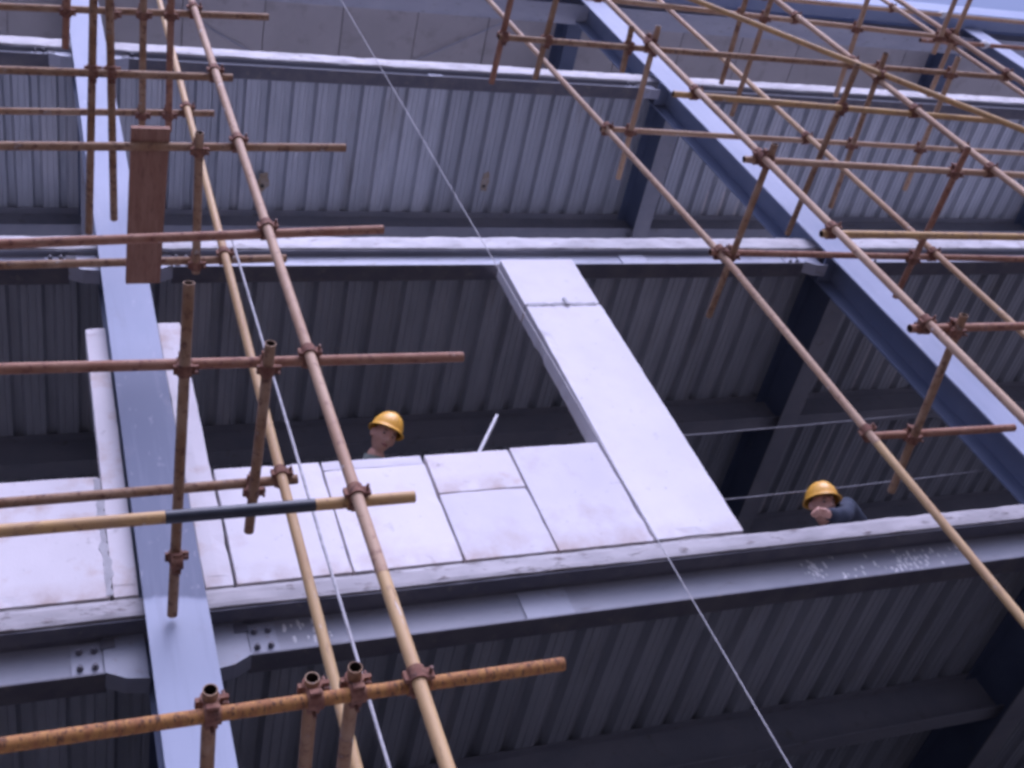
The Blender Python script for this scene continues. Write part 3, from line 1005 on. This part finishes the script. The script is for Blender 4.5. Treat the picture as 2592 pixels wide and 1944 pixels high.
# plank on the left scaffold bay
pl = MB()
pv = []
n = 10
for i in range(n + 1):
    t = i / n
    xa = .561 + (.530 - .561) * t
    xb = .768 + (.722 - .768) * t
    y = 3.05 + (3.975 - 3.05) * t
    z = 7.832 + (7.702 - 7.832) * t + .006 * math.sin(t * 3.1)
    pv += [(xa, y, z - .012), (xb, y, z - .008), (xb, y, z + .028), (xa, y, z + .024)]
pf = [(k * 4 + j, k * 4 + (j + 1) % 4, k * 4 + 4 + (j + 1) % 4, k * 4 + 4 + j) for k in range(n) for j in range(4)]
pf += [(0, 1, 2, 3), (n * 4 + 3, n * 4 + 2, n * 4 + 1, n * 4)]
pl.add(pv, pf)
tag(pl.build('scaffold_plank', 'plank'), 'weathered reddish brown plank lying on the left scaffold beside the column', 'plank')

# ropes and guard wires
def rope(name, p0, p1, r, mt, label, cat, sag=0.0, n=24, group=None):
    p0, p1 = Vector(p0), Vector(p1)
    mb = MB()
    v, f = [], []
    d = (p1 - p0).normalized()
    a = d.orthogonal().normalized()
    c = d.cross(a)
    for i in range(n + 1):
        t = i / n
        p = p0.lerp(p1, t) + Vector((0, 0, -sag * 4 * t * (1 - t))) + Vector((.004 * noise.noise(Vector((t * 9, 1, r * 99))), .004 * noise.noise(Vector((t * 9, 5, r * 99))), 0))
        for k in range(8):
            an = 2 * math.pi * k / 8
            v.append(p + (a * math.cos(an) + c * math.sin(an)) * r - p0)
    for i in range(n):
        for k in range(8):
            f.append((i * 8 + k, i * 8 + (k + 1) % 8, i * 8 + 8 + (k + 1) % 8, i * 8 + 8 + k))
    f += [tuple(range(7, -1, -1)), tuple(n * 8 + k for k in range(8))]
    mb.add(v, f)
    o = mb.build(name, mt, None, True)
    o.location = p0
    return tag(o, label, cat, group)


rope('hanging_rope', (1.128, 3.70, 7.80), (1.168, 3.70, .03), .0072, 'rope', 'pale rope hanging from the left scaffold past the low panels', 'rope')
rope('plumb_line', (3.122, 4.30, 14.675), (3.162, 4.30, .03), .0034, 'rope', 'thin white line hanging down the whole facade along the tall panel', 'line')
rope('guard_wire', (3.95, 4.82, 6.985), (6.40, 4.82, 7.06), .005, 'wire', 'upper of two thin grey wires strung across the opening above the second worker', 'wire', .01, group='guard wires')
rope('guard_wire', (3.95, 4.82, 6.335), (6.40, 4.82, 6.39), .005, 'wire', 'lower of two thin grey wires strung behind the second worker', 'wire', .01, group='guard wires')


# rags tied on the far tubes
def rag(loc, s, label, seed):
    bm = bmesh.new()
    bmesh.ops.create_icosphere(bm, subdivisions=3, radius=1)
    for vv in bm.verts:
        q = 1 + .45 * noise.noise(vv.co * 1.7 + Vector((seed, 0, 0))) + .25 * noise.noise(vv.co * 4 + Vector((0, seed, 0)))
        vv.co = Vector((vv.co.x * s * q, vv.co.y * s * .8 * q, vv.co.z * s * 1.15 * q))
    me = bpy.data.meshes.new('rag')
    bm.to_mesh(me)
    bm.free()
    me.materials.append(MAT['cloth_white'])
    for p in me.polygons:
        p.use_smooth = True
    o = link('rag', me)
    o.location = loc
    tag(o, label, 'rag', 'white rags tied to tubes')


rag((10.42, 3.78, 12.262), .05, 'white rag knotted on the dark rod under the eaves', 1.3)
rag((10.75, 3.88, 13.49), .05, 'white rag knotted on the highest level tube', 4.3)


# ------------------------------------------------------------------ people
def frame(fwd, up):
    f = Vector(fwd).normalized()
    u = Vector(up)
    u = (u - f * u.dot(f)).normalized()
    x = f.cross(u)
    return Matrix((x, f, u)).transposed()     # columns: side, forward, up


def head_bm():
    bm = bmesh.new()
    bmesh.ops.create_icosphere(bm, subdivisions=5, radius=1)
    G = [((0, .098, -.004), (.011, .03, .024), .018), ((0, .105, -.026), (.014, .03, .013), .020), ((.015, .095, -.030), (.009, .03, .009), .007), ((-.015, .095, -.030), (.009, .03, .009), .007),
         ((.031, .092, .008), (.016, .03, .012), -.013), ((-.031, .092, .008), (.016, .03, .012), -.013),
         ((.03, .09, .030), (.024, .03, .009), .005), ((-.03, .09, .030), (.024, .03, .009), .005),
         ((.046, .07, -.018), (.017, .03, .014), .007), ((-.046, .07, -.018), (.017, .03, .014), .007),
         ((0, .09, -.056), (.022, .03, .007), .007), ((0, .09, -.070), (.018, .03, .007), .006), ((0, .09, -.063), (.024, .03, .003), -.004),
         ((0, .08, -.100), (.022, .04, .016), .012), ((.04, .06, -.055), (.02, .03, .02), -.006), ((-.04, .06, -.055), (.02, .03, .02), -.006)]
    for vv in bm.verts:
        p = Vector((vv.co.x * .074, vv.co.y * .096, vv.co.z * .116))
        if p.z < 0:
            t = min(1, -p.z / .116)
            p.x *= 1 - .22 * t
            if p.y < 0:
                p.y *= 1 - .35 * t
            else:
                p.y *= 1 + .06 * t
        q = p.copy()
        for c, s, h in G:
            e = sum(((q[i] - c[i]) / s[i]) ** 2 for i in range(3))
            if e < 12:
                p.y += h * math.exp(-e * .5)
        vv.co = p
    for s in (-1, 1):
        r_ = bmesh.ops.create_icosphere(bm, subdivisions=3, radius=1)
        for vv in r_['verts']:
            c = vv.co
            vv.co = Vector((s * (.076 + .011 * c.x * s + .010 * (c.y < 0) * abs(c.y)), -.006 + .019 * c.y, -.004 + .033 * c.z))
    return bm


def skin_mesh(chain, name, sub=2):
    """chain: dict name -> (pos, radius), edges list; first is the root"""
    pts, edges = chain
    names = list(pts)
    me = bpy.data.meshes.new(name)
    me.from_pydata([pts[k][0] for k in names], [(names.index(a), names.index(b2)) for a, b2 in edges], [])
    o = bpy.data.objects.new(name, me)
    COL.objects.link(o)
    sk = o.modifiers.new('skin', 'SKIN')
    sk.use_smooth_shade = True
    if not me.skin_vertices:
        me.attributes.new('skin', 'FLOAT', 'POINT')
    lay = me.skin_vertices[0].data
    for i, k in enumerate(names):
        r_ = pts[k][1]
        lay[i].radius = r_ if isinstance(r_, tuple) else (r_, r_)
        lay[i].use_root = (i == 0)
    ss = o.modifiers.new('sub', 'SUBSURF')
    ss.levels = ss.render_levels = sub
    dg_ = bpy.context.evaluated_depsgraph_get()
    ev_ = o.evaluated_get(dg_)
    out = bpy.data.meshes.new_from_object(ev_)
    bpy.data.objects.remove(o)
    return out


def helmet_bm():
    bm = bmesh.new()
    nu, nv = 40, 12
    rows = []
    def P(t, r_, z):
        fx = math.cos(t)
        fy = math.sin(t)
        return Vector((fx * .102 * r_, fy * .124 * r_, z))
    prof = []
    for j in range(nv + 1):
        a = (math.pi / 2) * (1 - j / nv)
        prof.append((math.cos(a), .122 * math.sin(a)))
    for j, (r_, z) in enumerate(prof):
        row = []
        for i in range(nu):
            t = 2 * math.pi * i / nu
            p = P(t, max(r_, .02), z + .012)
            ridge = math.exp(-(p.x / .016) ** 2) * .004 + .002 * (math.exp(-((abs(p.x) - .045) / .01) ** 2))
            p.z += ridge * (1 if r_ < .97 else 0)
            row.append(bm.verts.new(p))
        rows.append(row)
    # brim: flares out, longer in front, rolls down at the lip
    for k, (ex, dz) in enumerate(((.004, -.004), (.013, -.010), (.016, -.017), (.010, -.018), (-.004, -.010))):
        row = []
        for i in range(nu):
            t = 2 * math.pi * i / nu
            fr = max(0, math.sin(t)) ** 2.2
            e = ex * (1 + 1.5 * fr if k in (1, 2, 3) else 1)
            row.append(bm.verts.new((math.cos(t) * (.102 + e), math.sin(t) * (.124 + e), .012 + dz - .006 * fr * (k in (1, 2, 3)))))
        rows.append(row)
    # inside
    for j in range(nv, -1, -2):
        r_, z = prof[j]
        row = []
        for i in range(nu):
            t = 2 * math.pi * i / nu
            row.append(bm.verts.new(P(t, max(r_, .02) * .965, z * .965 + .010)))
        rows.append(row)
    for a, b2 in zip(rows, rows[1:]):
        for i in range(nu):
            j = (i + 1) % nu
            bm.faces.new((a[i], b2[i], b2[j], a[j]))
    bm.faces.new(rows[0])
    bm.faces.new(rows[-1][::-1])
    bmesh.ops.recalc_face_normals(bm, faces=bm.faces)
    return bm


def finish(bm, name, mts, parent=None, smooth=True):
    me = bpy.data.meshes.new(name)
    bm.to_mesh(me)
    bm.free()
    for mt in mts:
        me.materials.append(MAT[mt])
    if smooth:
        for p in me.polygons:
            p.use_smooth = True
    return link(name, me, parent)


def hand_pts(wrist, direction, palm_n, curl, side, pre):
    """palm and five unequal fingers as skin chains, curled towards palm_n"""
    d = Vector(direction).normalized()
    n_ = Vector(palm_n)
    n_ = (n_ - d * n_.dot(d)).normalized()
    x = d.cross(n_) * side
    w = Vector(wrist)
    pts, ed = {}, []
    pts[pre + 'palm'] = (w + d * .045, (.030, .018))
    pts[pre + 'palm2'] = (w + d * .075, (.030, .015))
    ed.append((pre + 'palm', pre + 'palm2'))
    for k, (sx, ln) in enumerate(((-.028, .070), (-.010, .080), (.009, .074), (.027, .058))):
        p = w + d * .085 + x * sx
        prev = pre + 'palm2'
        a = curl * .6
        for q, fr in enumerate((.45, .32, .23)):
            nm_ = '%sf%d%d' % (pre, k, q)
            if q == 0:
                b0_ = '%sf%db' % (pre, k)
                pts[b0_] = (p, .0095)
                ed.append((prev, b0_))
                prev = b0_
            p = p + (d * math.cos(a) + n_ * math.sin(a)) * ln * fr
            pts[nm_] = (p, .0085 - .0008 * q)
            ed.append((prev, nm_))
            prev = nm_
            a += curl
    p = w + d * .03 - x * .028
    pts[pre + 't0'] = (p, .012)
    ed.append((pre + 'palm', pre + 't0'))
    p = p + (d * .6 - x * .6 + n_ * .5).normalized() * .035
    pts[pre + 't1'] = (p, .0105)
    ed.append((pre + 't0', pre + 't1'))
    p = p + (d * .8 - x * .1 + n_ * .6).normalized() * .03
    pts[pre + 't2'] = (p, .009)
    ed.append((pre + 't1', pre + 't2'))
    return pts, ed


def person(label, base, J, head_c, fwd, up, shirt, hands):
    """J: joints in world coordinates"""
    base = Vector(base)
    root = tag(empty('person', base), label, 'person')
    F = frame(fwd, up)
    hc = Vector(head_c)
    V_ = lambda k: Vector(J[k])
    nb = hc + F @ Vector((0, -.025, -.075))
    pts = {
        'pelvis': (V_('pelvis'), (.15, .105)), 'waist': (V_('waist'), (.135, .10)), 'chest': (V_('chest'), (.155, .11)),
        'upper': (V_('upper'), (.12, .085)), 'neck': (V_('neck'), .056), 'skull': (nb, .056)}
    ed = [('pelvis', 'waist'), ('waist', 'chest'), ('chest', 'upper'), ('upper', 'neck'), ('neck', 'skull')]
    for s in 'LR':
        pts['sh' + s] = (V_('sh' + s), .058)
        pts['el' + s] = (V_('el' + s), .043)
        pts['fa' + s] = (V_('el' + s).lerp(V_('wr' + s), .4), .042)
        pts['wr' + s] = (V_('wr' + s), .028)
        ed += [('upper', 'sh' + s), ('sh' + s, 'el' + s), ('el' + s, 'fa' + s), ('fa' + s, 'wr' + s)]
        hp, he = hand_pts(J['wr' + s], hands[s][0], hands[s][1], hands[s][2], 1 if s == 'L' else -1, s)
        pts.update(hp)
        ed += [('wr' + s, s + 'palm')] + he
        pts['hip' + s] = (V_('hip' + s), .088)
        pts['kn' + s] = (V_('kn' + s), .058)
        pts['ca' + s] = (V_('kn' + s).lerp(V_('an' + s), .35), .056)
        pts['an' + s] = (V_('an' + s), .04)
        ft = Vector(J['ft' + s])
        pts['to' + s] = (ft, (.042, .028))
        ed += [('pelvis', 'hip' + s), ('hip' + s, 'kn' + s), ('kn' + s, 'ca' + s), ('ca' + s, 'an' + s), ('an' + s, 'to' + s)]
    body = skin_mesh((pts, ed), 'body')
    bm = bmesh.new()
    bm.from_mesh(body)
    hb = head_bm()
    tmp = bpy.data.meshes.new('tmp')
    Mh = Matrix.Translation(hc) @ F.to_4x4()
    hb.transform(Mh)
    hb.to_mesh(tmp)
    hb.free()
    bm.from_mesh(tmp)
    bm.transform(Matrix.Translation(-base))
    bo = finish(bm, 'body', ['skin'], root)
    rm = bo.modifiers.new('merge', 'REMESH')
    rm.mode = 'VOXEL'
    rm.voxel_size = .0055
    rm.use_smooth_shade = True
    sm = bo.modifiers.new('smooth', 'SMOOTH')
    sm.iterations = 2
    sm.factor = .4
    Mr = Matrix.Translation(hc - base) @ F.to_4x4()
    # hard hat
    hm = helmet_bm()
    hm.transform(Matrix.Translation((0, -.006, .036)) @ Matrix.Rotation(R(7), 4, 'X'))
    hm.transform(Mr)
    finish(hm, 'hard_hat', ['helmet'], root)
    # hair below the hat
    hh = head_bm()
    dele = [vv for vv in hh.verts if not (vv.co.z > -.045 and (vv.co.y < .0 or vv.co.z > .052) and not (abs(vv.co.x) > .062 and vv.co.y > -.035 and vv.co.z < .03 and abs(vv.co.x) > .071))]
    bmesh.ops.delete(hh, geom=dele, context='VERTS')
    for vv in hh.verts:
        vv.co *= 1.05
    hh.transform(Mr)
    finish(hh, 'hair', ['hair'], root)
    # eyes, brows, lips
    for s in (-1, 1):
        e = bmesh.new()
        bmesh.ops.create_uvsphere(e, u_segments=16, v_segments=10, radius=.0098)
        e.transform(Matrix.Translation((s * .031, .0735, .008)))
        e.transform(Mr)
        eo = finish(e, 'eye', ['eye'], root)
        e = bmesh.new()
        bmesh.ops.create_uvsphere(e, u_segments=12, v_segments=8, radius=.0068)
        e.transform(Matrix.Translation((s * .031, .0785, .006)))
        e.transform(Mr)
        finish(e, 'iris', ['iris'], eo)
        e = bmesh.new()
        bmesh.ops.create_uvsphere(e, u_segments=14, v_segments=8, radius=1)
        for vv in e.verts:
            vv.co = Vector((s * .031 + vv.co.x * .019, .088 + vv.co.y * .006 - .004 * vv.co.x ** 2, .028 + vv.co.z * .0042 - .004 * vv.co.x ** 2))
        e.transform(Mr)
        finish(e, 'eyebrow', ['hair'], root)
    e = bmesh.new()
    bmesh.ops.create_uvsphere(e, u_segments=14, v_segments=8, radius=1)
    for vv in e.verts:
        vv.co = Vector((vv.co.x * .024, .0975 + vv.co.y * .006 - .010 * vv.co.x ** 2, -.063 + vv.co.z * .009))
    e.transform(Mr)
    finish(e, 'lips', ['lip'], root)
    # clothes
    jp = {k: (pts[k][0], tuple(q + .018 for q in (pts[k][1] if isinstance(pts[k][1], tuple) else (pts[k][1],) * 2))) for k in ('pelvis', 'waist', 'chest', 'upper')}
    jp['collar'] = (Vector(J['upper']).lerp(Vector(J['neck']), .85), (.066, .066))
    je = [('pelvis', 'waist'), ('waist', 'chest'), ('chest', 'upper'), ('upper', 'collar')]
    for s in 'LR':
        jp['sh' + s] = (pts['sh' + s][0], .072)
        jp['el' + s] = (pts['el' + s][0], .057)
        jp['cu' + s] = (V_('el' + s).lerp(V_('wr' + s), .94), .044)
        je += [('upper', 'sh' + s), ('sh' + s, 'el' + s), ('el' + s, 'cu' + s)]
    jm = skin_mesh((jp, je), 'jacket')
    jm.transform(Matrix.Translation(-base))
    jm.materials.append(MAT[shirt])
    jo = link('jacket', jm, root)
    tex = bpy.data.textures.new('folds', 'CLOUDS')
    tex.noise_scale = .09
    dm = jo.modifiers.new('folds', 'DISPLACE')
    dm.texture = tex
    dm.strength = .03
    dm.mid_level = .5
    # shirt collar
    cb = MB()
    ax = (Vector(J['neck']) - Vector(J['upper'])).normalized()
    cb.ring(Vector(J['upper']).lerp(Vector(J['neck']), .85) + ax * .012 - base, ax, .062, .072, .045, 20)
    cb.build('collar', shirt, root, True)
    tp_ = {'pelvis': (V_('pelvis'), (.158, .113))}
    te = []
    for s in 'LR':
        tp_['hip' + s] = (V_('hip' + s), .102)
        tp_['kn' + s] = (V_('kn' + s), .075)
        tp_['an' + s] = (V_('kn' + s).lerp(V_('an' + s), .93), .066)
        te += [('pelvis', 'hip' + s), ('hip' + s, 'kn' + s), ('kn' + s, 'an' + s)]
    tm = skin_mesh((tp_, te), 'trousers')
    tm.transform(Matrix.Translation(-base))
    tm.materials.append(MAT['trousers'])
    link('trousers', tm, root)
    for s in 'LR':
        an, ft = V_('an' + s), Vector(J['ft' + s])
        dd = ft - an
        dd.z = 0
        dd.normalize()
        sp_ = {'heel': (an - dd * .04 + Vector((0, 0, ft.z - an.z + .012)), (.044, .042)), 'mid': (an.lerp(ft, .55), (.048, .045)), 'toe': (ft + dd * .03, (.046, .034))}
        smh = skin_mesh((sp_, [('heel', 'mid'), ('mid', 'toe')]), 'shoe')
        smh.transform(Matrix.Translation(-base))
        smh.materials.append(MAT['shoe'])
        link('shoe', smh, root)
    return root


FZ = 5.73
# first worker: stands behind the low panels, head bowed, looking down to the right
person('worker in a yellow hard hat peering down over the low panel row', (1.98, 5.10, FZ),
       dict(pelvis=(1.97, 5.22, FZ + .86), waist=(1.97, 5.19, FZ + 1.02), chest=(1.97, 5.13, FZ + 1.20), upper=(1.98, 5.06, FZ + 1.335), neck=(2.02, 4.97, FZ + 1.41),
            shL=(1.79, 5.09, FZ + 1.315), shR=(2.17, 5.06, FZ + 1.28), elL=(1.70, 5.02, FZ + 1.05), elR=(2.28, 4.98, FZ + 1.02), wrL=(1.74, 4.84, FZ + .93), wrR=(2.26, 4.84, FZ + .93),
            hipL=(1.87, 5.22, FZ + .82), hipR=(2.07, 5.22, FZ + .82), knL=(1.86, 5.16, FZ + .46), knR=(2.08, 5.15, FZ + .46), anL=(1.86, 5.24, FZ + .08), anR=(2.08, 5.23, FZ + .08),
            ftL=(1.83, 5.10, FZ + .035), ftR=(2.11, 5.09, FZ + .035)),
       (2.088, 4.865, FZ + 1.50), (.092, -.64, -.755), (.519, -.743, .393), 'shirt_green',
       {'L': ((.1, -1, -.2), (0, 0, -1), .5), 'R': ((-.05, -1, -.2), (0, 0, -1), .5)})
# second worker: crouches at the slab edge and leans out, one fist under the chin
person('worker in a yellow hard hat and navy jacket crouching at the floor edge', (5.25, 5.25, FZ),
       dict(pelvis=(5.42, 5.28, FZ + .33), waist=(5.31, 5.20, FZ + .44), chest=(5.17, 5.08, FZ + .52), upper=(5.02, 4.97, FZ + .50), neck=(4.875, 4.86, FZ + .43),
            shL=(5.09, 5.13, FZ + .47), shR=(5.03, 4.82, FZ + .44), elL=(4.86, 5.18, FZ + .22), elR=(4.78, 4.66, FZ + .20), wrL=(4.70, 4.96, FZ + .12), wrR=(4.585, 4.58, FZ + .17),
            hipL=(5.42, 5.38, FZ + .30), hipR=(5.42, 5.18, FZ + .28), knL=(5.05, 5.42, FZ + .42), knR=(5.02, 5.14, FZ + .14), anL=(5.28, 5.46, FZ + .08), anR=(5.40, 5.16, FZ + .10),
            ftL=(5.14, 5.46, FZ + .035), ftR=(5.52, 5.16, FZ + .045)),
       (4.755, 4.73, FZ + .375), (-.05, -.85, -.52), (.221, -.345, .85), 'jacket_navy',
       {'L': ((-.6, -.5, -.3), (0, 0, -1), .3), 'R': ((-.75, -.3, .05), (0, .2, -1), 1.25)})
